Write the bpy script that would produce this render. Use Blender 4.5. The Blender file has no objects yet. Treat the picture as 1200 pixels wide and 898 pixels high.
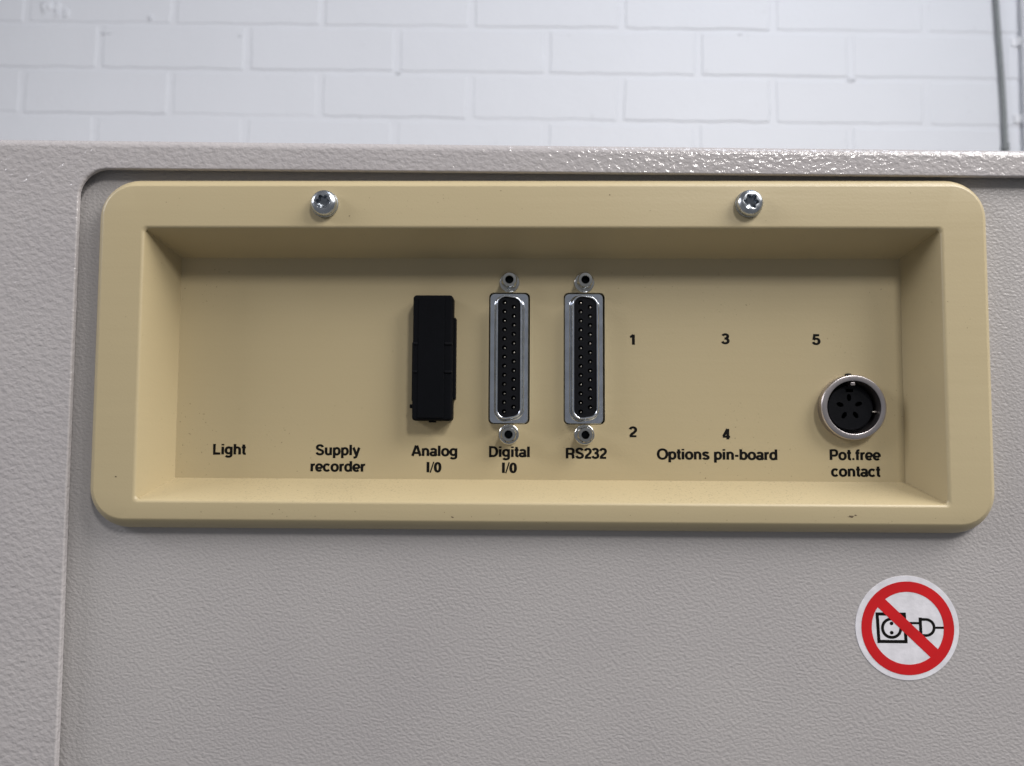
import bpy, math, random
from mathutils import Matrix, Vector
from mathutils.geometry import tessellate_polygon

S = 0.001                      # all measurements below are millimetres
PI = math.pi
random.seed(7)
scene = bpy.context.scene
col = scene.collection

# ------------------------------------------------------------------ camera
cam_d = bpy.data.cameras.new('camera')
cam_d.sensor_fit = 'HORIZONTAL'
cam_d.sensor_width = 36.0
cam_d.lens = 27.0
cam_d.clip_start = 0.01
cam_d.clip_end = 50.0
cam = bpy.data.objects.new('camera', cam_d)
col.objects.link(cam)
right = Vector((0.99987046, 0.01525888, 0.00512118))
up = Vector((-0.00418475, -0.06078140, 0.99814233))
fwd = Vector((-0.01554181, 0.99803446, 0.06070967))
mw = Matrix((right, up, -fwd)).transposed().to_4x4()
mw.translation = Vector((-4.2814, -226.0045, -18.9620)) * S
cam.matrix_world = mw
cam_d.dof.use_dof = True
cam_d.dof.focus_distance = 0.228
cam_d.dof.aperture_fstop = 17.0
scene.camera = cam

# ------------------------------------------------------------------ light
world = bpy.data.worlds.new('World')
scene.world = world
world.use_nodes = True
bg = world.node_tree.nodes['Background']
bg.inputs[0].default_value = (0.93, 0.95, 1.0, 1)
bg.inputs[1].default_value = 0.165

def area_light(name, loc, target, sx, sy, power, color):
    d = bpy.data.lights.new(name, 'AREA')
    d.shape = 'RECTANGLE'; d.size = sx; d.size_y = sy
    d.energy = power; d.color = color
    o = bpy.data.objects.new(name, d)
    col.objects.link(o)
    o.location = loc
    o.rotation_euler = (Vector(target) - Vector(loc)).to_track_quat('-Z', 'Y').to_euler()
    return o

# ceiling fluorescent fittings: a long one up to the right, one straight ahead, one up to the left
area_light('ceiling_lamp_right', (0.92, -0.44, 0.92), (0.0, 0.0, 0.0), 0.80, 0.70, 18, (1.0, 0.965, 0.93))
area_light('ceiling_lamp_front', (0.54, -1.26, 1.04), (0.0, 0.0, 0.0), 0.20, 0.26, 9.0, (1.0, 0.965, 0.93))
area_light('ceiling_lamp_left', (-1.40, -0.38, 0.72), (0.0, 0.0, 0.0), 0.80, 0.40, 11, (0.97, 0.96, 1.0))
# fitting that lights the wall behind
area_light('ceiling_lamp_rear', (0.85, -0.05, 2.0), (0.45, 1.22, 0.6), 1.2, 0.35, 11.5, (0.80, 0.87, 1.0))

scene.view_settings.view_transform = 'Standard'
scene.view_settings.look = 'None'
scene.view_settings.exposure = 0.2
scene.view_settings.gamma = 1.0
scene.render.engine = 'CYCLES'

# ------------------------------------------------------------------ materials
def new_mat(name, color, rough=0.5, metal=0.0, spec=0.5):
    m = bpy.data.materials.new(name)
    m.use_nodes = True
    p = m.node_tree.nodes['Principled BSDF']
    p.inputs['Base Color'].default_value = (*color, 1)
    p.inputs['Roughness'].default_value = rough
    p.inputs['Metallic'].default_value = metal
    p.inputs['Specular IOR Level'].default_value = spec
    return m, m.node_tree, p

def noise(nt, scale, detail=2.0, dist=0.0, rough=0.5, mapping=None, world_pos=False):
    tc = nt.nodes.new('ShaderNodeTexCoord')
    n = nt.nodes.new('ShaderNodeTexNoise')
    n.inputs['Scale'].default_value = scale
    n.inputs['Detail'].default_value = detail
    n.inputs['Distortion'].default_value = dist
    n.inputs['Roughness'].default_value = rough
    if mapping:
        mp = nt.nodes.new('ShaderNodeMapping')
        mp.inputs['Rotation'].default_value = mapping[0]
        mp.inputs['Scale'].default_value = mapping[1]
        nt.links.new(tc.outputs['Object'], mp.inputs[0])
        nt.links.new(mp.outputs[0], n.inputs['Vector'])
    elif world_pos:
        g = nt.nodes.new('ShaderNodeNewGeometry')
        nt.links.new(g.outputs['Position'], n.inputs['Vector'])
    else:
        nt.links.new(tc.outputs['Object'], n.inputs['Vector'])
    return n.outputs['Fac']

def ramp(nt, fac, stops):
    r = nt.nodes.new('ShaderNodeValToRGB')
    e = r.color_ramp.elements
    e[0].position, e[0].color = stops[0][0], (*stops[0][1], 1)
    e[1].position, e[1].color = stops[1][0], (*stops[1][1], 1)
    for s in stops[2:]:
        x = e.new(s[0]); x.color = (*s[1], 1)
    nt.links.new(fac, r.inputs[0])
    return r.outputs[0]

def bump(nt, p, height, dist, strength=1.0, prev=None):
    b = nt.nodes.new('ShaderNodeBump')
    b.inputs['Distance'].default_value = dist
    b.inputs['Strength'].default_value = strength
    nt.links.new(height, b.inputs['Height'])
    if prev: nt.links.new(prev, b.inputs['Normal'])
    nt.links.new(b.outputs[0], p.inputs['Normal'])
    return b.outputs[0]

def mixc(nt, fac, a, b):
    m = nt.nodes.new('ShaderNodeMix'); m.data_type = 'RGBA'
    for sock, v in ((m.inputs[0], fac), (m.inputs[6], a), (m.inputs[7], b)):
        if hasattr(v, 'links'): nt.links.new(v, sock)
        elif isinstance(v, tuple): sock.default_value = (*v, 1)
        else: sock.default_value = v
    return m.outputs[2]

def powder(name, color, s1, s2, d1, d2, rough):
    m, nt, p = new_mat(name, color, rough)
    a = noise(nt, s1, 0.8, 0.15, 0.5, ((0, 0.6, 0), (1.0, 1.0, 1.3)))
    b = noise(nt, s2, 2.0, 0.4)
    n1 = bump(nt, p, a, d1)
    bump(nt, p, b, d2, prev=n1)
    c = noise(nt, 14, 3)
    cc = ramp(nt, c, [(0.28, (color[0] * .93, color[1] * .925, color[2] * .93)), (0.72, (color[0] * 1.05, color[1] * 1.05, color[2] * 1.035))])
    nt.links.new(cc, p.inputs['Base Color'])
    return m

M_FRAME = powder('powder_coat_frame', (0.435, 0.413, 0.42), 720, 1600, 0.00027, 0.00005, 0.12)
M_PANEL = powder('powder_coat_panel', (0.432, 0.413, 0.414), 1000, 2100, 0.00021, 0.00004, 0.38)

def plastic():
    m, nt, p = new_mat('beige_moulded_plastic', (0.466, 0.388, 0.236), 0.40)
    big = noise(nt, 9, 3)
    cc = ramp(nt, big, [(0.28, (0.452, 0.372, 0.220)), (0.72, (0.490, 0.411, 0.253))])
    # fine dust specks and little marks
    sp = noise(nt, 1300, 1.0)
    patch = noise(nt, 35, 3)
    spk = ramp(nt, sp, [(0.735, (0, 0, 0)), (0.79, (1, 1, 1))])
    pm = ramp(nt, patch, [(0.48, (0, 0, 0)), (0.66, (0.75, 0.75, 0.75))])
    mu = nt.nodes.new('ShaderNodeMath'); mu.operation = 'MULTIPLY'
    nt.links.new(spk, mu.inputs[0]); nt.links.new(pm, mu.inputs[1])
    c1 = mixc(nt, mu.outputs[0], cc, (0.15, 0.11, 0.06))
    # dust that has settled on the upward facing ledge
    geo = nt.nodes.new('ShaderNodeNewGeometry')
    sep = nt.nodes.new('ShaderNodeSeparateXYZ')
    nt.links.new(geo.outputs['True Normal'], sep.inputs[0])
    upm = ramp(nt, sep.outputs['Z'], [(0.55, (0, 0, 0)), (0.9, (1, 1, 1))])
    dn = ramp(nt, noise(nt, 1500, 2.0, 0, 0.7), [(0.56, (0, 0, 0)), (0.70, (0.55, 0.55, 0.55))])
    dp = ramp(nt, noise(nt, 45, 3), [(0.36, (0.15, 0.15, 0.15)), (0.62, (1, 1, 1))])
    m2 = nt.nodes.new('ShaderNodeMath'); m2.operation = 'MULTIPLY'
    nt.links.new(upm, m2.inputs[0]); nt.links.new(dn, m2.inputs[1])
    m3 = nt.nodes.new('ShaderNodeMath'); m3.operation = 'MULTIPLY'
    nt.links.new(m2.outputs[0], m3.inputs[0]); nt.links.new(dp, m3.inputs[1])
    nt.links.new(mixc(nt, m3.outputs[0], c1, (0.20, 0.165, 0.11)), p.inputs['Base Color'])
    n1 = bump(nt, p, noise(nt, 1500, 2), 0.00002)
    bump(nt, p, noise(nt, 60, 2, 0, 0.5, ((0, 0, 0), (0.25, 1, 6))), 0.00004, prev=n1)
    return m
M_PLASTIC = plastic()

def simple(name, color, rough, metal=0.0, nscale=None, nd=0.00005, spec=0.5, rvar=0.0):
    m, nt, p = new_mat(name, color, rough, metal, spec)
    f = noise(nt, (nscale or 400) * 0.35, 3)
    cc = ramp(nt, f, [(0.3, tuple(v * 0.9 for v in color)), (0.7, tuple(min(1, v * 1.08) for v in color))])
    nt.links.new(cc, p.inputs['Base Color'])
    if nscale: bump(nt, p, noise(nt, nscale, 2), nd)
    if rvar:
        rr = ramp(nt, noise(nt, 700, 3), [(0.3, (rough - rvar,) * 3), (0.7, (rough + rvar,) * 3)])
        nt.links.new(rr, p.inputs['Roughness'])
    return m
M_INK = simple('black_ink', (0.004, 0.0035, 0.003), 0.7, spec=0.15)
M_ZINC = simple('zinc_screw', (0.50, 0.53, 0.57), 0.27, 1.0, 900, 0.00003, rvar=0.08)
M_SOCKET = simple('dark_torx_socket', (0.34, 0.37, 0.41), 0.3, 1.0)
M_JACK = simple('jack_screw_steel', (0.58, 0.58, 0.56), 0.2, 1.0, 500, 0.00001)
M_BORE = simple('dark_bore', (0.03, 0.035, 0.04), 0.4, 1.0)
M_SHELL = simple('tinned_steel', (0.74, 0.79, 0.88), 0.17, 1.0, 500, 0.00001, rvar=0.04)
M_NICKEL = simple('matt_nickel', (0.50, 0.465, 0.47), 0.34, 1.0, 600, 0.00001)
M_BLACK = simple('black_insulator', (0.0045, 0.005, 0.007), 0.55, 0.0, 900, 0.00004, spec=0.12)
M_BLACKPLUG = simple('black_plug_plastic', (0.0025, 0.003, 0.0045), 0.65, 0.0, 900, 0.00003, spec=0.08)
M_GOLD = simple('contact_metal', (0.48, 0.45, 0.40), 0.3, 1.0)
M_DARK = simple('dark_void', (0.006, 0.006, 0.007), 0.8)
M_STICK = simple('white_vinyl', (0.76, 0.75, 0.80), 0.36, 0.0, 800, 0.00007)
M_RED = simple('red_print', (0.60, 0.008, 0.012), 0.42, 0.0, 300, 0.00004)

def wall_paint(name, k):
    c = (0.71 * k, 0.725 * k, 0.765 * k)
    m, nt, p = new_mat(name, c, 0.5)
    f = noise(nt, 5, 4, world_pos=True)
    g = noise(nt, 60, 3, world_pos=True)
    cc = ramp(nt, f, [(0.3, tuple(v * 0.975 for v in c)), (0.7, c)])
    dirt = ramp(nt, g, [(0.70, (0, 0, 0)), (0.80, (0.35, 0.35, 0.35))])
    nt.links.new(mixc(nt, dirt, cc, (0.45, 0.45, 0.46)), p.inputs['Base Color'])
    n1 = bump(nt, p, noise(nt, 22, 4, world_pos=True), 0.0012)
    bump(nt, p, noise(nt, 150, 2, world_pos=True), 0.0004, prev=n1)
    return m
M_WALL = wall_paint('white_wall_paint', 1.0)
M_CABLE = simple('grey_cable', (0.20, 0.215, 0.22), 0.5)
M_CONDUIT = simple('white_conduit', (0.74, 0.75, 0.78), 0.4, 0.0, 30, 0.0006)

# ------------------------------------------------------------------ helpers
ORG = {}
def thing(name, org, label, cat, group=None):
    o = bpy.data.objects.new(name, None)
    o.empty_display_size = 0.01
    col.objects.link(o)
    o.location = Vector(org) * S
    o['label'] = label; o['category'] = cat
    if group: o['group'] = group
    ORG[o] = Vector(org)
    return o

def part(name, vf, mat, parent, smooth=True, angle=35, label=None):
    """one mesh from (verts in mm world, faces); parented under a thing or a part"""
    verts, faces = vf
    org = ORG[parent]
    me = bpy.data.meshes.new(name)
    me.from_pydata([(Vector(v) - org) * S for v in verts], [], faces)
    me.update()
    me.materials.append(mat)
    if smooth:
        me.shade_smooth()
        me.set_sharp_from_angle(angle=math.radians(angle))
    o = bpy.data.objects.new(name, me)
    col.objects.link(o)
    o.parent = parent
    ORG[o] = org
    if label: o['label'] = label
    if smooth:
        wn = o.modifiers.new('weighted_normals', 'WEIGHTED_NORMAL')
        wn.keep_sharp = True; wn.weight = 90
    return o

def join(*vfs):
    V, F = [], []
    for v, f in vfs:
        n = len(V)
        V += list(v); F += [tuple(i + n for i in q) for q in f]
    return V, F

def loft(loops, cap0=False, cap1=False):
    n = len(loops[0]); V = [p for l in loops for p in l]; F = []
    for a in range(len(loops) - 1):
        for i in range(n):
            j = (i + 1) % n
            F.append((a * n + i, a * n + j, (a + 1) * n + j, (a + 1) * n + i))
    if cap0: F.append(tuple(reversed(range(n))))
    if cap1: F.append(tuple((len(loops) - 1) * n + i for i in range(n)))
    return V, F

def rrect(x0, x1, z0, z1, r, n=8):
    """closed loop anticlockwise in x/z, seen from the front (camera side)"""
    r = max(r, 0.02)
    P = []
    for cx, cz, a0 in ((x1 - r, z1 - r, 0), (x0 + r, z1 - r, 90), (x0 + r, z0 + r, 180), (x1 - r, z0 + r, 270)):
        for k in range(n + 1):
            a = math.radians(a0 + 90 * k / n)
            P.append((cx + r * math.cos(a), cz + r * math.sin(a)))
    return P

def at(P, y): return [(x, y, z) for x, z in P]
def circ(cx, cz, r, n=32): return [(cx + r * math.cos(2 * PI * k / n), cz + r * math.sin(2 * PI * k / n)) for k in range(n)]

def box(x0, x1, y0, y1, z0, z1, bev=0.3, r=None, n=3):
    """block with a rounded front (y0 side) edge"""
    r = bev if r is None else r
    L = [at(rrect(x0, x1, z0, z1, r, n), y1)]
    for k in range(4):
        a = PI / 2 * k / 3
        d = bev * (1 - math.cos(a))
        L.append(at(rrect(x0 + d, x1 - d, z0 + d, z1 - d, max(r - d, .02), n), y0 + bev * (1 - math.sin(a))))
    return loft(L, cap0=True, cap1=True)

def plate(outer, holes, y, thick):
    loops = [[Vector((x, z, 0)) for x, z in l] for l in [outer] + holes]
    tris = tessellate_polygon(loops)
    V = [(p.x, y, p.y) for l in loops for p in l]
    F = []
    for t in tris:
        a, b, c = (Vector(V[i]) for i in t)
        nrm = (b - a).cross(c - a)
        F.append(tuple(t) if nrm.y < 0 else tuple(reversed(t)))
    vf = (V, F)
    out = [vf]
    for h in holes:
        out.append(loft([at(h, y), at(h, y + thick)]))
    return join(*out)

def ribbon(pts, w, y, closed=False, wh=None):
    """flat stroke of width w along a polyline in x/z"""
    n = len(pts); L = []; R_ = []
    for i in range(n):
        p = Vector(pts[i])
        a = Vector(pts[i - 1]) if (i > 0 or closed) else None
        b = Vector(pts[(i + 1) % n]) if (i < n - 1 or closed) else None
        d1 = (p - a).normalized() if a is not None else (b - p).normalized()
        d2 = (b - p).normalized() if b is not None else d1
        t = (d1 + d2)
        t = t.normalized() if t.length > 1e-6 else d1
        nn = Vector((-t.y, t.x)); k = 1 / max(0.5, nn.dot(Vector((-d1.y, d1.x))))
        ww = w if wh is None else math.hypot(w * t.y, wh * t.x)
        L.append(p + nn * ww / 2 * k); R_.append(p - nn * ww / 2 * k)
    V = [(q.x, y, q.y) for q in L] + [(q.x, y, q.y) for q in R_]
    F = []
    for i in range(n if closed else n - 1):
        j = (i + 1) % n
        F.append((i, n + i, n + j, j))
    return V, F

def copy_tree(o, parent=None):
    c = o.copy(); col.objects.link(c); c.parent = parent
    ORG[c] = ORG[o]
    for ch in list(o.children): copy_tree(ch, c)
    return c

# ------------------------------------------------------------------ the painted brick wall
WY = 1220.0
SL = 0.0155
wall = thing('brick_wall', (0, WY, -625), 'white painted brick wall behind the grey equipment cabinet', 'wall')
def wpt(u, w): return (u + SL * w, w - SL * u)
PX, PZ, JW = 291.5, 91.3, 9.0
V = []; F = []
for (u, w) in ((-1950, -625), (1950, -625), (1950, 1560), (-1950, 1560)):
    x, z = wpt(u, w); V.append((x, WY + 1.65, z))
for (u, w) in ((-1950, -625), (1950, -625), (1950, 1560), (-1950, 1560)):
    x, z = wpt(u, w); V.append((x, WY + 110, z))
F = [(0, 1, 2, 3), (7, 6, 5, 4), (0, 4, 5, 1), (3, 2, 6, 7), (1, 5, 6, 2), (0, 3, 7, 4)]
part('mortar', (V, F), M_WALL, wall, smooth=False)

def brick_mesh(seed):
    rnd = random.Random(seed)
    hw, hh = (PX - 11.0) / 2, (PZ - 7.0) / 2
    NX, NZ = 10, 3
    # ring loops: back edge, mid, front edge, then a grid face
    def edge_loop(d, y, jit):
        P = []
        pts = [(-hw + d + (2 * hw - 2 * d) * i / NX, -hh + d) for i in range(NX)]
        pts += [(hw - d, -hh + d + (2 * hh - 2 * d) * i / NZ) for i in range(NZ)]
        pts += [(hw - d - (2 * hw - 2 * d) * i / NX, hh - d) for i in range(NX)]
        pts += [(-hw + d, hh - d - (2 * hh - 2 * d) * i / NZ) for i in range(NZ)]
        return pts
    base = edge_loop(0, 0, 0)
    jit = [(rnd.uniform(-1, 1) * 1.6, rnd.uniform(-1, 1) * 1.3) for _ in base]
    V = []
    n = len(base)
    for d, y in ((-0.8, 6.0), (0.6, 1.5), (2.0, 0.45), (3.2, 0.0)):
        for (x, z), (jx, jz) in zip(edge_loop(d, y, 0), jit):
            V.append((x + jx, y + (rnd.uniform(-.15, .15) if 0.1 < y < 1 else 0), z + jz))
    F = []
    for a in range(3):
        for i in range(n):
            j = (i + 1) % n
            F.append((a * n + i, a * n + j, (a + 1) * n + j, (a + 1) * n + i))
    F.append(tuple(3 * n + i for i in range(n)))
    me = bpy.data.meshes.new('brick')
    me.from_pydata([Vector(v) * S for v in V], [], F)
    me.update(); me.shade_smooth(); me.set_sharp_from_angle(angle=math.radians(12))
    me.materials.append(M_WALL)
    return me
bricks = [brick_mesh(s) for s in range(7)]
for row in range(-13, 11):
    w0 = 574.5 + row * PZ
    u0 = -995.3 if row % 2 == 0 else -847.6
    for k in range(-3, 9):
        u = u0 + (k + 0.5) * PX
        w = w0 + PZ / 2
        o = bpy.data.objects.new('brick', bricks[random.randrange(7)])
        col.objects.link(o); o.parent = wall
        x, z = wpt(u, w)
        o.location = Vector((x, random.uniform(-0.5, 0.75), z + 625)) * S
        o.rotation_euler = (random.uniform(-.004, .004), SL + random.uniform(-.0025, .0025), random.uniform(-.002, .002))

# rough spots where old mortar was painted over
def lump(x, z, rx, rz, h, seed):
    rnd = random.Random(seed); n = 14
    ks = [rnd.uniform(.65, 1.25) for _ in range(n)]
    L = []
    for t, hh in ((1.0, -0.6), (.8, h * .55), (.45, h), (.15, h * .7)):
        L.append([(x + rx * t * k * math.cos(2 * PI * i / n), WY - hh * rnd.uniform(.6, 1.2) + .3, z + rz * t * k * math.sin(2 * PI * i / n)) for i, k in enumerate(ks)])
    part('mortar_lump', loft(L, False, True), M_WALL, wall)
for i, (x, z, rx, rz, h) in enumerate(((-945, 806, 13, 16, 5), (-922, 800, 8, 20, 4.5), (-905, 792, 7, 12, 4), (-738, 783, 5, 8, 4),
        (-820, 752, 14, 5, 3), (622, 655, 9, 5, 3), (-250, 671, 5, 4, 2.5), (410, 745, 8, 3, 2), (-560, 745, 6, 4, 2.5))):
    lump(x, z, rx, rz, h, i)

# cable and conduit running down the wall
def tube(path, r, n=14):
    L = []
    for i, p in enumerate(path):
        a = Vector(path[max(0, i - 1)]); b = Vector(path[min(len(path) - 1, i + 1)])
        t = (b - a).normalized()
        s = t.cross(Vector((0, 1, 0))).normalized(); q = s.cross(t)
        L.append([tuple(Vector(p) + s * r * math.cos(2 * PI * k / n) + q * r * math.sin(2 * PI * k / n)) for k in range(n)])
    return loft(L, True, True)

cab = thing('wall_cable', (915, 1214, -600), 'thin dark grey cable running straight down the white brick wall', 'cable')
pth = [(899.5 + (800 - z) * 0.0225 + 1.6 * math.sin(z * 0.013), 1214.0, z) for z in range(1400, -601, -50)]
part('cable_sheath', tube(pth, 4.6), M_CABLE, cab)
def saddle(cx, z, r, h, mat, par, name='clip'):
    prof = [(cx + (r + 2.5) * math.cos(a), -(r + 2.5) * math.sin(a)) for a in [PI * k / 10 for k in range(11)]]
    prof2 = [(cx + (r + .3) * math.cos(a), -(r + .3) * math.sin(a)) for a in [PI * k / 10 for k in range(11)]]
    out = [(cx + r + 12, 0)] + [(cx + r + 12, -2)] + [(cx + r + 2.5, -2)] + prof[1:-1] + [(cx - r - 2.5, -2), (cx - r - 12, -2), (cx - r - 12, 0)]
    loop0 = [(x, WY + y - 0.2, z - h) for x, y in out]
    loop1 = [(x, WY + y - 0.2, z + h) for x, y in out]
    return part(name, loft([loop0, loop1], True, True), mat, par)
for zc in (521, 1120): part('clip', tube([(899.5 + (800 - z) * 0.0225 + 1.6 * math.sin(z * 0.013), 1213.5, z) for z in (zc - 6, zc + 6)], 6.4), M_CABLE, cab)
con = thing('wall_conduit', (950, 1209, -600), 'white painted pipe clipped to the brick wall beside the grey cable', 'pipe')
part('pipe', tube([(950 + 1.2 * math.sin(z * .01), 1209.0, z) for z in range(1400, -601, -50)], 10.5, 20), M_CONDUIT, con)
for z in (728, 577, 1050, 200): saddle(950, z, 10.8, 8, M_CONDUIT, con)

# ------------------------------------------------------------------ the grey equipment cabinet
FY = -3.6
cabinet = thing('equipment_cabinet', (20, 250, -620), 'grey textured powder coated steel equipment cabinet with recessed rear panel', 'cabinet')
def top_slope(P, k, x0):
    """the upper edge of the sheet falls slightly to the right, as measured"""
    return [(x, z + (k * (x - x0)) * max(0.0, min(1.0, z / 50.0))) for x, z in P]
def outer(d, r): return top_slope(rrect(-168 + d, 215 - d, -620 + d, 65.9 - d, r, 10), -0.0119, -8)
def inner(d, r): return top_slope(rrect(-137.0 + d, 182 - d, -575 + d, 56.9 - d, r, 10), -0.0090, -8)
L = [at(outer(0, 4), 500)]
for k in range(7):
    a = PI / 2 * k / 6
    L.append(at(outer(3.0 * (1 - math.cos(a)), 4), FY + 3.0 * (1 - math.sin(a))))
for k in range(5):
    a = PI / 2 * k / 4
    L.append(at(inner(-0.5 * (1 - math.sin(a)), 8.5), FY + 0.5 * (1 - math.cos(a))))
def edge_y(x, z):
    return -0.35 if z < 44 else -0.35 - 2.0 * min(1.0, (z - 44) / 6.0)
for dd in (0, -1.5): L.append([(x, edge_y(x, z), z) for x, z in inner(dd, 8.5)])
L[1:1] = []
part('outer_frame', loft(L, cap0=True), M_FRAME, cabinet, angle=50)
pan = rrect(-150, 196, -590, 60, 2, 3)
part('recessed_panel', plate(pan, [list(reversed(rrect(-122, 122, -42, 45, 4, 3)))], 0.0, 1.5), M_PANEL, cabinet, smooth=False)

# ------------------------------------------------------------------ the beige connector panel
FR, FL = -5.5, 10.3
cp = thing('connector_panel', (0, 0, -48), 'beige plastic connector panel with a raised rim and labelled recess', 'connector panel')
BX, BT, BB = 130.9, 55.0, -48.0
HX, HZ = 115.9, 39.5
DX, DZ = 4.25, 5.28
N = 10
L = [at(rrect(-BX, BX, BB, BT, 12, N), 0.02), at(rrect(-BX + .1, BX - .1, BB + .1, BT - .1, 12, N), -1.6)]
for k in range(1, 8):
    t = k / 7; a = PI / 2 * t
    # flat chamfer with rolled ends
    e = 4.3 * (0.55 * t + 0.45 * (1 - math.cos(a))); f = 3.9 * (0.55 * t + 0.45 * math.sin(a))
    L.append(at(rrect(-BX + e * .70, BX - e * .70, BB + e * .76, BT - e * .72, 12 - e * .8, N), -1.6 - f))
for k in range(5):
    a = PI / 2 * k / 4
    d = -1.0 * (1 - math.sin(a))
    L.append(at(rrect(-HX + d, HX - d, -HZ + d, HZ - d, 1.4, N), FR + 0.8 * (1 - math.cos(a))))
part('rim', loft(L), M_PLASTIC, cp, angle=40)
# the four sloping walls of the recess
def wall_face(c, nx=24):
    (a, b, c2, d) = c          # front-left, front-right, back-right, back-left
    V = []; F = []
    for j in range(5):
        v = j / 4
        for i in range(nx + 1):
            u = i / nx
            p = Vector(a).lerp(Vector(b), u); q = Vector(d).lerp(Vector(c2), u)
            V.append(tuple(p.lerp(q, v)))
    for j in range(4):
        for i in range(nx):
            k = j * (nx + 1) + i
            F.append((k, k + 1, k + nx + 2, k + nx + 1))
    return V, F
y0 = FR + 0.8
ix, iz = HX - DX, HZ - DZ
cnr = {s: ((s[0] * HX, y0, s[1] * HZ), (s[0] * ix, FL + .02, s[1] * iz)) for s in ((-1, 1), (1, 1), (1, -1), (-1, -1))}
for a, b in (((1, 1), (-1, 1)), ((-1, -1), (1, -1)), ((-1, 1), (-1, -1)), ((1, -1), (1, 1))):
    part('recess_wall', wall_face((cnr[a][0], cnr[b][0], cnr[b][1], cnr[a][1])), M_PLASTIC, cp)

D1X, D2X, DCZ = -8.85, 14.3, 3.15
cut1 = rrect(D1X - 6.35, D1X + 6.35, DCZ - 20.4, DCZ + 20.4, 1.5, 5)
cut2 = rrect(D2X - 6.35, D2X + 6.35, DCZ - 20.4, DCZ + 20.4, 1.5, 5)
cutA = rrect(-37.6, -25.9, -16, 21.4, 0.8, 3)
DNX, DNZ = 95.25, -11.7
cutD = circ(DNX, DNZ, 9.3, 36) 
part('back_plate', plate(rrect(-ix, ix, -iz, iz, .02, 2), [list(reversed(c)) for c in (cut1, cut2, cutA, cutD)], FL, 1.8), M_PLASTIC, cp, smooth=False)
# the dark inside behind the plate
part('rear_housing', loft([at(rrect(-ix, ix, -iz, iz, .1, 2), FL + 1.9), at(rrect(-ix, ix, -iz, iz, .1, 2), FL + 26)], False, True), M_DARK, cp, smooth=False)

# screws through the top rim
def screw(cx, cz):
    n = 48
    def ring(r, y): return at(circ(cx, cz, r, n), y)
    hd = [ring(3.2, FR), ring(3.95, FR - .02), ring(4.0, FR - .3), ring(3.98, FR - .6), ring(3.9, FR - .78), ring(3.82, FR - .8)]
    hd += [ring(3.8, FR - 1.4)]
    for k in range(1, 7):
        a = math.radians(62 * k / 6)
        hd.append(ring(1.6 + 2.2 * math.cos(a), FR - 1.4 - 1.85 * math.sin(a)))
    rim = 2.2
    hd.append(ring(2.2, FR - 3.1))
    def tx(r0, amp, y, ph=0.35):
        return [(cx + (r0 + amp * math.cos(6 * (2 * PI * k / n) + ph)) * math.cos(2 * PI * k / n), y,
                 cz + (r0 + amp * math.cos(6 * (2 * PI * k / n) + ph)) * math.sin(2 * PI * k / n)) for k in range(n)]
    hd.append(tx(1.92, .26, FR - 3.05))
    h = part('screw', loft(hd), M_ZINC, cp, angle=45)
    part('torx_socket', loft([tx(1.92, .26, FR - 3.05), tx(1.74, .30, FR - 2.8), tx(1.66, .30, FR - 1.1), at(circ(cx, cz, 0.5, n), FR - .6)], False, True), M_SOCKET, h, angle=30)
screw(-62.7, 46.6)
screw(60.7, 46.7)

# small scuffs and specks of dirt on the rim
M_DIRT = simple('brown_dirt', (0.10, 0.07, 0.04), 0.8)
def speck(x, z, rx, rz, y, seed):
    rnd = random.Random(seed); n = 9
    P = [(x + rx * rnd.uniform(.4, 1.2) * math.cos(2 * PI * i / n), z + rz * rnd.uniform(.4, 1.2) * math.sin(2 * PI * i / n)) for i in range(n)]
    return loft([at(P, y), at([(x + (a - x) * .6, z + (b - z) * .6) for a, b in P], y - .05)], False, True)
sp_ = [speck(88.4, -43.0, 1.2, .35, FR - .01, 1), speck(89.6, -42.6, .4, .2, FR - .01, 2), speck(-121.6, -33.0, .32, .28, FR - .01, 3), speck(-24.5, -43.9, .5, .2, FR - .01, 4),
       speck(-55.5, 43.2, .2, .15, FR - .01, 5), speck(20.5, 49.5, .25, .2, FR - .01, 6)]
rr_ = random.Random(11)
for i in range(22):
    x = rr_.uniform(-118, 118); z = rr_.choice((rr_.uniform(-44.5, -42.5), rr_.uniform(41, 51.5)))
    sp_.append(speck(x, z, rr_.uniform(.08, .2), rr_.uniform(.07, .16), FR - .01, 20 + i))
dirt = part('dirt_specks', join(*sp_), M_DIRT, cp)
dirt['kind'] = 'stuff'

# printed lettering
def sq(v): return math.copysign(abs(v) ** 0.92, v)
def arc(cx, cy, rx, ry, a0, a1, n=12):
    return [(cx + rx * sq(math.cos(math.radians(a0 + (a1 - a0) * k / n))), cy + ry * sq(math.sin(math.radians(a0 + (a1 - a0) * k / n)))) for k in range(n + 1)]
def ell(cx, cy, rx, ry): return ('O', arc(cx, cy, rx, ry, 0, 345, 23))
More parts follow.
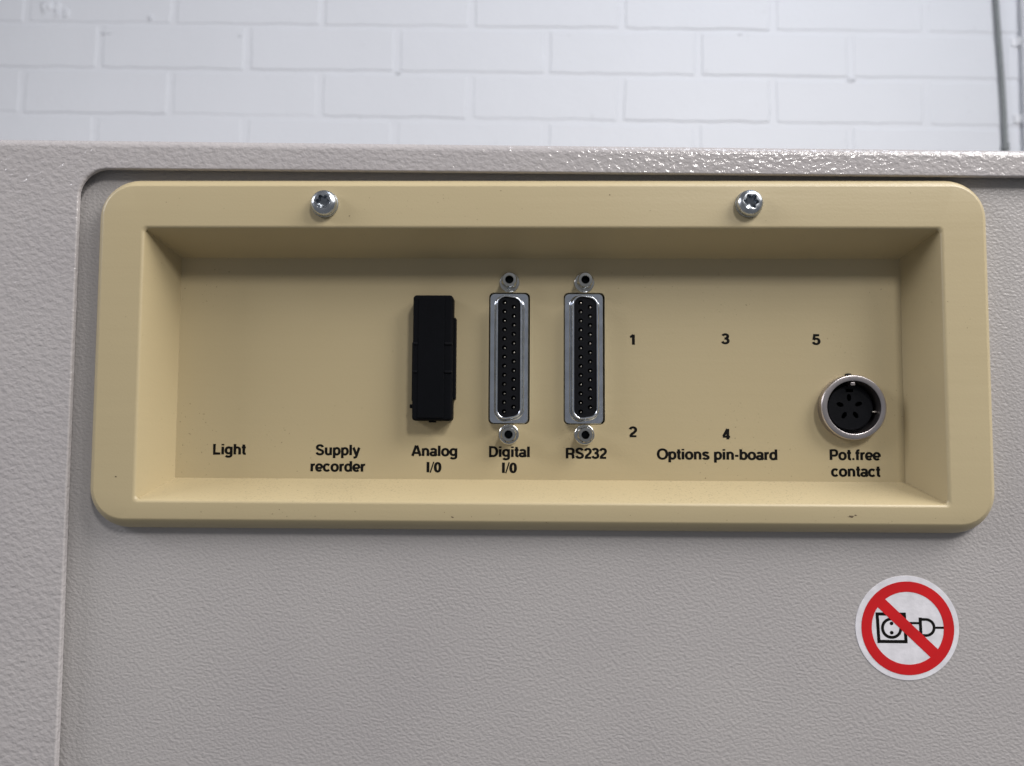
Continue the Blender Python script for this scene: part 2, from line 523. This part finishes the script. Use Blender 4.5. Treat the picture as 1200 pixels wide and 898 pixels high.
# bold grotesque letters as pen strokes: advance width, then strokes (cap height 718)
GLYPH = {
 'L': (611, [[(137, 718), (137, 56), (580, 56)]]),
 'I': (278, [[(139, 718), (139, 0)]]),
 'l': (278, [[(139, 718), (139, 0)]]),
 'i': (278, [[(139, 532), (139, 0)], [(139, 718), (139, 612)]]),
 'h': (611, [[(130, 718), (130, 0)], [(130, 290)] + arc(305, 305, 175, 178, 175, 0) + [(480, 0)]]),
 'n': (611, [[(130, 532), (130, 0)], [(130, 290)] + arc(305, 305, 175, 178, 175, 0) + [(480, 0)]]),
 'u': (611, [[(480, 532), (480, 0)], [(130, 532)] + arc(305, 227, 175, 178, 180, 355) + [(480, 250)]]),
 'r': (389, [[(130, 532), (130, 0)], arc(345, 270, 215, 205, 185, 85)]),
 't': (333, [[(165, 690)] + arc(260, 140, 95, 88, 180, 265, 6) + [(318, 52)], [(15, 482), (315, 482)]]),
 'f': (333, [[(160, 0)] + arc(262, 580, 102, 84, 180, 90, 6) + [(325, 664)], [(15, 482), (318, 482)]]),
 'o': (611, [ell(305, 266, 212, 220)]),
 'c': (556, [arc(288, 266, 203, 220, 38, 322, 20)]),
 'e': (556, [[(85, 238), (478, 238)], arc(280, 266, 200, 220, -8, 318, 22)]),
 'a': (556, [arc(270, 375, 170, 110, 165, 10, 10) + [(440, 120), (505, 8)], ell(248, 152, 165, 108)]),
 'd': (611, [[(482, 718), (482, 0)], ell(288, 266, 198, 218)]),
 'b': (611, [[(130, 718), (130, 0)], ell(322, 266, 198, 218)]),
 'p': (611, [[(130, 532), (130, -207)], ell(322, 266, 198, 218)]),
 'g': (611, [[(482, 532), (482, -20)] + arc(285, -35, 197, 125, 0, -160, 10), ell(288, 278, 198, 204)]),
 'y': (556, [[(68, 532), (285, 40)], [(492, 532), (300, -40), (255, -120), (190, -155), (75, -155)]]),
 's': (556, [arc(278, 385, 165, 98, 8, 215, 10) + arc(278, 150, 180, 102, 45, -172, 12)]),
 'S': (667, [arc(335, 528, 205, 145, 5, 225, 12) + arc(335, 198, 225, 150, 48, -176, 14)]),
 'A': (722, [[(70, 0), (335, 718)], [(387, 718), (652, 0)], [(170, 205), (552, 205)]]),
 'D': (722, [('O', [(137, 56), (137, 662), (340, 662)] + arc(340, 359, 280, 303, 85, -85, 14) + [(340, 56)])]),
 'O': (778, [ell(389, 359, 315, 318)]),
 'P': (667, [[(137, 0), (137, 718)], [(137, 662), (400, 662)] + arc(400, 480, 172, 182, 85, -85, 10) + [(400, 298), (137, 298)]]),
 'R': (722, [[(137, 0), (137, 718)], [(137, 662), (425, 662)] + arc(425, 490, 172, 172, 85, -85, 10) + [(425, 318), (137, 318)],
      [(420, 318), (530, 290), (575, 210), (582, 80), (612, 0)]]),
 '0': (500, [ell(250, 354, 165, 290)]),
 '1': (556, [[(335, 705), (335, 0)], [(95, 545), (215, 565), (320, 690)]]),
 '2': (556, [arc(278, 495, 190, 165, 172, -30, 14) + [(360, 320), (190, 190), (110, 60)], [(45, 54), (515, 54)]]),
 '3': (556, [arc(270, 525, 170, 140, 168, -80, 12) + [(215, 385)], [(215, 385)] + arc(268, 205, 200, 160, 85, -170, 14)]),
 '4': (556, [[(372, 0), (372, 718)], [(355, 700), (75, 190)], [(35, 178), (530, 178)]]),
 '5': (556, [[(495, 656), (165, 656), (115, 325)], arc(275, 230, 205, 188, 148, -168, 16)]),
 '-': (333, [[(40, 268), (290, 268)]]),
 '.': (278, [[(139, 0), (139, 130)]]),
 '/': (278, [[(20, -15), (258, 733)]]),
 ' ': (278, []),
}
def text_mesh(body):
    V = []; F = []; x = 0.0; q = 0
    for ch in body:
        adv, strokes = GLYPH[ch]
        for st in strokes:
            closed = isinstance(st, tuple)
            pts = st[1] if closed else st
            w = 198 if ch not in '/' else 88
            if ch == '.': w = 165
            if len(pts) == 2 and abs(pts[0][1] - pts[1][1]) < 1: w = 140
            v, f = ribbon([(px + x, pz) for px, pz in pts], w, -0.002 * (q % 3), closed, min(w, 148))
            q += 1
            n = len(V); V += v; F += [tuple(i + n for i in t) for t in f]
        x += adv
    return V, F
def lettering(lines):
    """lines: (text, x_left, x_right, z_base, cap_height)"""
    out = []
    for t, x0, x1, zb, cap in lines:
        V, F = text_mesh(t)
        k = cap / 718.0
        xs = [v[0] for v in V]; a, b = min(xs), max(xs)
        sx = k if x1 is None else (x1 - x0) / (b - a)
        if x1 is None: x0 = x0 - (b - a) / 2 * sx
        out.append(([(x0 + (v[0] - a) * sx, FL - 0.03 + v[1], zb + v[2] * k) for v in V], F))
    part('lettering', join(*out), M_INK, cp, smooth=False)
CH = 3.2
lettering([('Light', -100.1, -89.9, -27.0, CH)])
lettering([('Supply', -68.3, -54.5, -27.05, CH), ('recorder', -69.8, -52.9, -32.05, CH)])
lettering([('Analog', -38.8, -24.6, -27.15, CH), ('I/0', -31.75, None, -32.15, CH)])
lettering([('Digital', -14.9, -2.4, -27.3, CH), ('I/0', -8.6, None, -32.2, CH)])
lettering([('RS232', 8.6, 21.2, -27.65, CH)])
lettering([('Options pin-board', 36.4, 73.1, -27.75, CH)])
lettering([('Pot.free', 88.9, 104.4, -27.65, CH), ('contact', 89.2, 104.1, -32.65, CH)])
for t, x, z in (('1', 29.1, 7.4), ('2', 29.2, -21.0), ('3', 57.7, 7.75), ('4', 57.6, -21.55), ('5', 85.5, 7.6)):
    lettering([(t, x, None, z, CH)])

# ------------------------------------------------------------------ the black analog connector
an = thing('terminal_connector', (-31.9, FL, -16.3), 'black rectangular plastic connector with stepped sides above the Analog I/O lettering', 'connector', None)
part('body', join(box(-38.0, -25.9, 4.6, 12, -16.4, 21.75, 0.7, 1.0), ), M_BLACKPLUG, an)
part('side_rail', box(-26.2, -25.15, 7.2, 11.5, -9.8, 15.2, 0.3), M_BLACKPLUG, an)
part('side_rail', box(-38.35, -37.7, 5.9, 11.5, -10.5, 7.5, 0.3), M_BLACKPLUG, an)
part('release_tab', box(-39.0, -37.8, 6.6, 9.5, -12.6, -11.4, 0.3), M_BLACKPLUG, an)
part('key_bar', box(-36.3, -28.4, 4.35, 5.0, -15.6, 20.9, 0.2), M_BLACKPLUG, an)
for z in (6.9, -1.6):
    part('notch', box(-28.2, -26.0, 4.25, 5.0, z - .35, z + .35, 0.15), M_BLACK, an)
    part('notch', box(-37.9, -36.5, 4.25, 5.0, z - .35, z + .35, 0.15), M_BLACK, an)
part('foot_bump', box(-33.0, -31.0, 5.5, 9.0, -16.9, -16.2, 0.25), M_BLACKPLUG, an)

# ------------------------------------------------------------------ the two 25-way sockets
def dshape(cx, cz, hw, hl, r, taper=0.176, n=6):
    """D outline: long side on the left, short side on the right"""
    t = hw * taper
    pts = [(cx + hw, cz + hl - t), (cx - hw, cz + hl + t), (cx - hw, cz - hl - t), (cx + hw, cz - hl + t)]
    P = []
    for i in range(4):
        p = Vector(pts[i]); a = (Vector(pts[i - 1]) - p).normalized(); b = (Vector(pts[(i + 1) % 4]) - p).normalized()
        ang = a.angle(b); d = r / math.tan(ang / 2)
        c = p + (a + b).normalized() * (r / math.sin(ang / 2))
        s = p + a * d - c; e = p + b * d - c
        a0 = math.atan2(s.y, s.x); a1 = math.atan2(e.y, e.x)
        while a1 < a0: a1 += 2 * PI
        for k in range(n + 1):
            q = a0 + (a1 - a0) * k / n
            P.append((c.x + r * math.cos(q), c.y + r * math.sin(q)))
    return P

def serial_connector(cx, cz, label):
    t = thing('serial_connector', (cx, FL, cz - 20.4), label, 'connector', '25 way sockets on the connector panel')
    fy = FL + 0.7
    # pressed flange with a rolled foot up into the shell
    n = 6
    fl = rrect(cx - 6.1, cx + 5.95, cz - 20.25, cz + 20.25, 1.5, n)
    L = [at(fl, fy + 1.4), at(rrect(cx - 6.1, cx + 5.95, cz - 20.25, cz + 20.25, 1.5, n), fy + .25), at(rrect(cx - 5.9, cx + 5.75, cz - 20.05, cz + 20.05, 1.3, n), fy)]
    part('flange', loft(L + [at(dshape(cx, cz, 4.75, 19.4, 3.2), fy)]), M_SHELL, t, angle=30)
    ex = 4.75; L = [at(dshape(cx, cz, 4.75, 19.4, 3.2), fy)]
    tip = fy - 5.4
    for k in range(1, 6):
        a = PI / 2 * k / 5
        L.append(at(dshape(cx, cz, 4.75 - .70 * math.sin(a), 19.4 - .50 * math.sin(a), 3.1), fy - 1.9 * (1 - math.cos(a))))
    for k in range(0, 7):
        q = PI * k / 6
        hw = 3.66 + .30 * math.cos(q)
        L.append(at(dshape(cx, cz, hw, hw + 14.85, hw - 1.0), tip + .30 * (1 - math.sin(q))))
    L.append(at(dshape(cx, cz, 3.36, 18.21, 2.36), tip + 1.4))
    part('shell', loft(L), M_SHELL, t, angle=40)
    # insulator with 25 holes
    cen = [(cx - 1.42, cz + 2.77 * (6 - k)) for k in range(13)] + [(cx + 1.42, cz + 2.77 * (5.5 - k)) for k in range(12)]
    holes = [list(reversed(circ(x, z, 0.72, 12))) for x, z in cen]
    iy = tip + .5
    ins = part('insulator', plate(dshape(cx, cz, 3.37, 18.22, 2.37), holes, iy, 2.5), M_BLACK, t, smooth=False)
    pins = []
    for x, z in cen:
        pins.append(loft([at(circ(x + .1, z - .15, .34, 8), iy + 3), at(circ(x + .1, z - .15, .34, 8), iy + .5), at(circ(x + .1, z - .15, .22, 8), iy + .3), at(circ(x + .1, z - .15, .1, 8), iy + .26)], False, True))
    pm = part('contacts', join(*pins), M_GOLD, ins)
    pm['kind'] = 'stuff'
    # hexagonal jack screws with threaded bores
    for s in (1, -1):
        jz = cz + s * 23.55; jx = cx
        nn = 24
        def ring(r, y): return at(circ(jx, jz, r, nn), y)
        def hexl(r, y, ph=0.3):
            P = []
            for k in range(nn):
                a = 2 * PI * k / nn
                q = ((a - ph) % (PI / 3)) - PI / 6
                rr = min(r / math.cos(q), r * 1.11)
                P.append((jx + rr * math.cos(a), y, jz + rr * math.sin(a)))
            return P
        j = part('jack_screw', loft([ring(3.1, FL), ring(3.1, FL - .5), ring(2.95, FL - .6), ring(2.6, FL - .62), hexl(2.30, FL - .65), hexl(2.25, FL - 4.4), ring(2.1, FL - 4.95), ring(1.3, FL - 5.0), ring(1.15, FL - 4.8)]), M_JACK, t, angle=25)
        part('threaded_bore', loft([ring(1.15, FL - 4.8)] + [ring(1.0 + .12 * (q % 2), FL - 4.8 + .25 * q) for q in range(1, 14)], False, True), M_BORE, j)
    return t
serial_connector(D1X, DCZ, 'metal 25 way D-shaped socket above the Digital I/0 lettering')
serial_connector(D2X, DCZ, 'metal 25 way D-shaped socket above the RS232 lettering')

# ------------------------------------------------------------------ the round five-hole socket
rs = thing('round_socket', (DNX, FL, DNZ - 9.8), 'round metal five hole socket above the Pot.free contact lettering', 'socket')
def ring(r, y, n=56): return at(circ(DNX, DNZ, r, n), y)
part('metal_ring', loft([ring(9.6, FL + 1), ring(9.75, FL - .05), ring(9.85, FL - 1.2), ring(9.85, FL - 3.0), ring(9.6, FL - 3.35), ring(9.3, FL - 3.45), ring(8.35, FL - 3.45), ring(8.1, FL - 3.35), ring(8.0, FL - 3.0), ring(7.8, FL + 4.5)]), M_NICKEL, rs, angle=25)
fy = FL - 0.6
pent = []
for k in range(5):
    a = math.radians(92 + 72 * k)
    hx, hz = DNX - .25 + 2.95 * math.cos(a), DNZ + 2.95 * math.sin(a) + .1
    # slotted contact hole: slanted oval
    P = []
    for q in range(12):
        b = 2 * PI * q / 12
        lx, lz = 1.15 * math.cos(b), 0.7 * math.sin(b)
        P.append((hx + lx * math.cos(a) - lz * math.sin(a), hz + lx * math.sin(a) + lz * math.cos(a)))
    pent.append(P)
kw = rrect(DNX - 1.3, DNX + 1.0, DNZ + 4.7, DNZ + 5.7, .3, 2)
ins = part('insulator', plate(circ(DNX, DNZ, 6.7, 40), [list(reversed(p)) for p in pent + [kw]], fy, 3), M_BLACK, rs, smooth=False)
part('insulator_collar', loft([ring(6.7, fy, 40), ring(6.9, fy + .3, 40), ring(6.95, fy + 2.0, 40), ring(7.86, fy + 2.1, 40)]), M_BLACK, ins)
for P in pent:
    part('contact_well', loft([at(P, fy + 1.0), at(P, fy + 2.9)], False, True), M_DARK, ins)
part('locating_key', box(DNX - 0.7, DNX + 0.7, FL - 2.9, FL + 4, DNZ + 6.6, DNZ + 7.7, .2), M_NICKEL, rs)
part('spring_contact', box(DNX + 6.3, DNX + 7.7, FL - 1.4, FL + 3, DNZ - 1.5, DNZ - 1.05, .15), M_GOLD, rs)
part('notch', box(DNX - 1.2, DNX + 0.2, FL - 1.6, FL - .02, DNZ + 9.6, DNZ + 10.4, .3), M_DARK, rs)

# ------------------------------------------------------------------ the round prohibition sticker
SX, SZ, SR = 105.95, -75.1, 14.75
st = thing('prohibition_sticker', (SX, 0, SZ - SR), 'round red and white no plugging in sticker on the grey panel', 'sticker')
part('disc', loft([at(circ(SX, SZ, SR, 72), 0.02), at(circ(SX, SZ, SR, 72), -.12), at(circ(SX, SZ, SR - .08, 72), -.16)], False, True), M_STICK, st)
U = 2 * SR / 780.0
def sp(px, py): return (SX + (px - 465) * U, SZ - (py - 450) * U)
ly = -0.185
pic = []
pic.append(ribbon([sp(240, 348), sp(445, 348), sp(453, 553), sp(249, 553)], 24 * U, ly, True))
pic.append(ribbon([sp(347 + 69 * math.cos(2 * PI * k / 32), 453 + 69 * math.sin(2 * PI * k / 32)) for k in range(32)], 22 * U, ly - .002, True))
for py in (418, 487):
    c = sp(347, py); pic.append(([(x, ly, z) for x, z in circ(*c, 14 * U, 14)], [tuple(reversed(range(14)))]))
pic.append(ribbon([sp(455, 414), sp(565, 414)], 17 * U, ly))
pic.append(ribbon([sp(455, 482), sp(565, 482)], 17 * U, ly))
D = [sp(563, 372), sp(563, 386), sp(605, 386)] + [sp(605 + 62 * math.sin(a), 446 - 60 * math.cos(a)) for a in [PI * k / 12 for k in range(1, 12)]] + [sp(605, 506), sp(565, 506)]
pic.append(ribbon(D[1:], 21 * U, ly + .002))
pic.append(ribbon([sp(563, 372), sp(567, 515)], 23 * U, ly - .002))
pic.append(ribbon([sp(672, 447), sp(745, 447)], 17 * U, ly))
part('pictogram', join(*pic), M_INK, st, smooth=False)
ry = -0.215
def rc(r): return circ(SX + 3 * U, SZ - 2 * U, r, 96)
RI, RO = 271 * U, 349 * U
V, F = loft([at(rc(RO), ry), at(rc(RI), ry)])
part('prohibition_ring', (V, F), M_RED, st, smooth=False)
ca = Vector((388, -370)).normalized(); cn = Vector((-ca.y, ca.x))
def bar(s, w): q = Vector((SX + 3 * U, SZ - 2 * U)) + ca * s + cn * w; return (q.x, ry + .006, q.y)
part('prohibition_bar', ([bar(-RI - .8, -42 * U), bar(RI + .8, -42 * U), bar(RI + .8, 42 * U), bar(-RI - .8, 42 * U)], [(0, 1, 2, 3)]), M_RED, st, smooth=False)
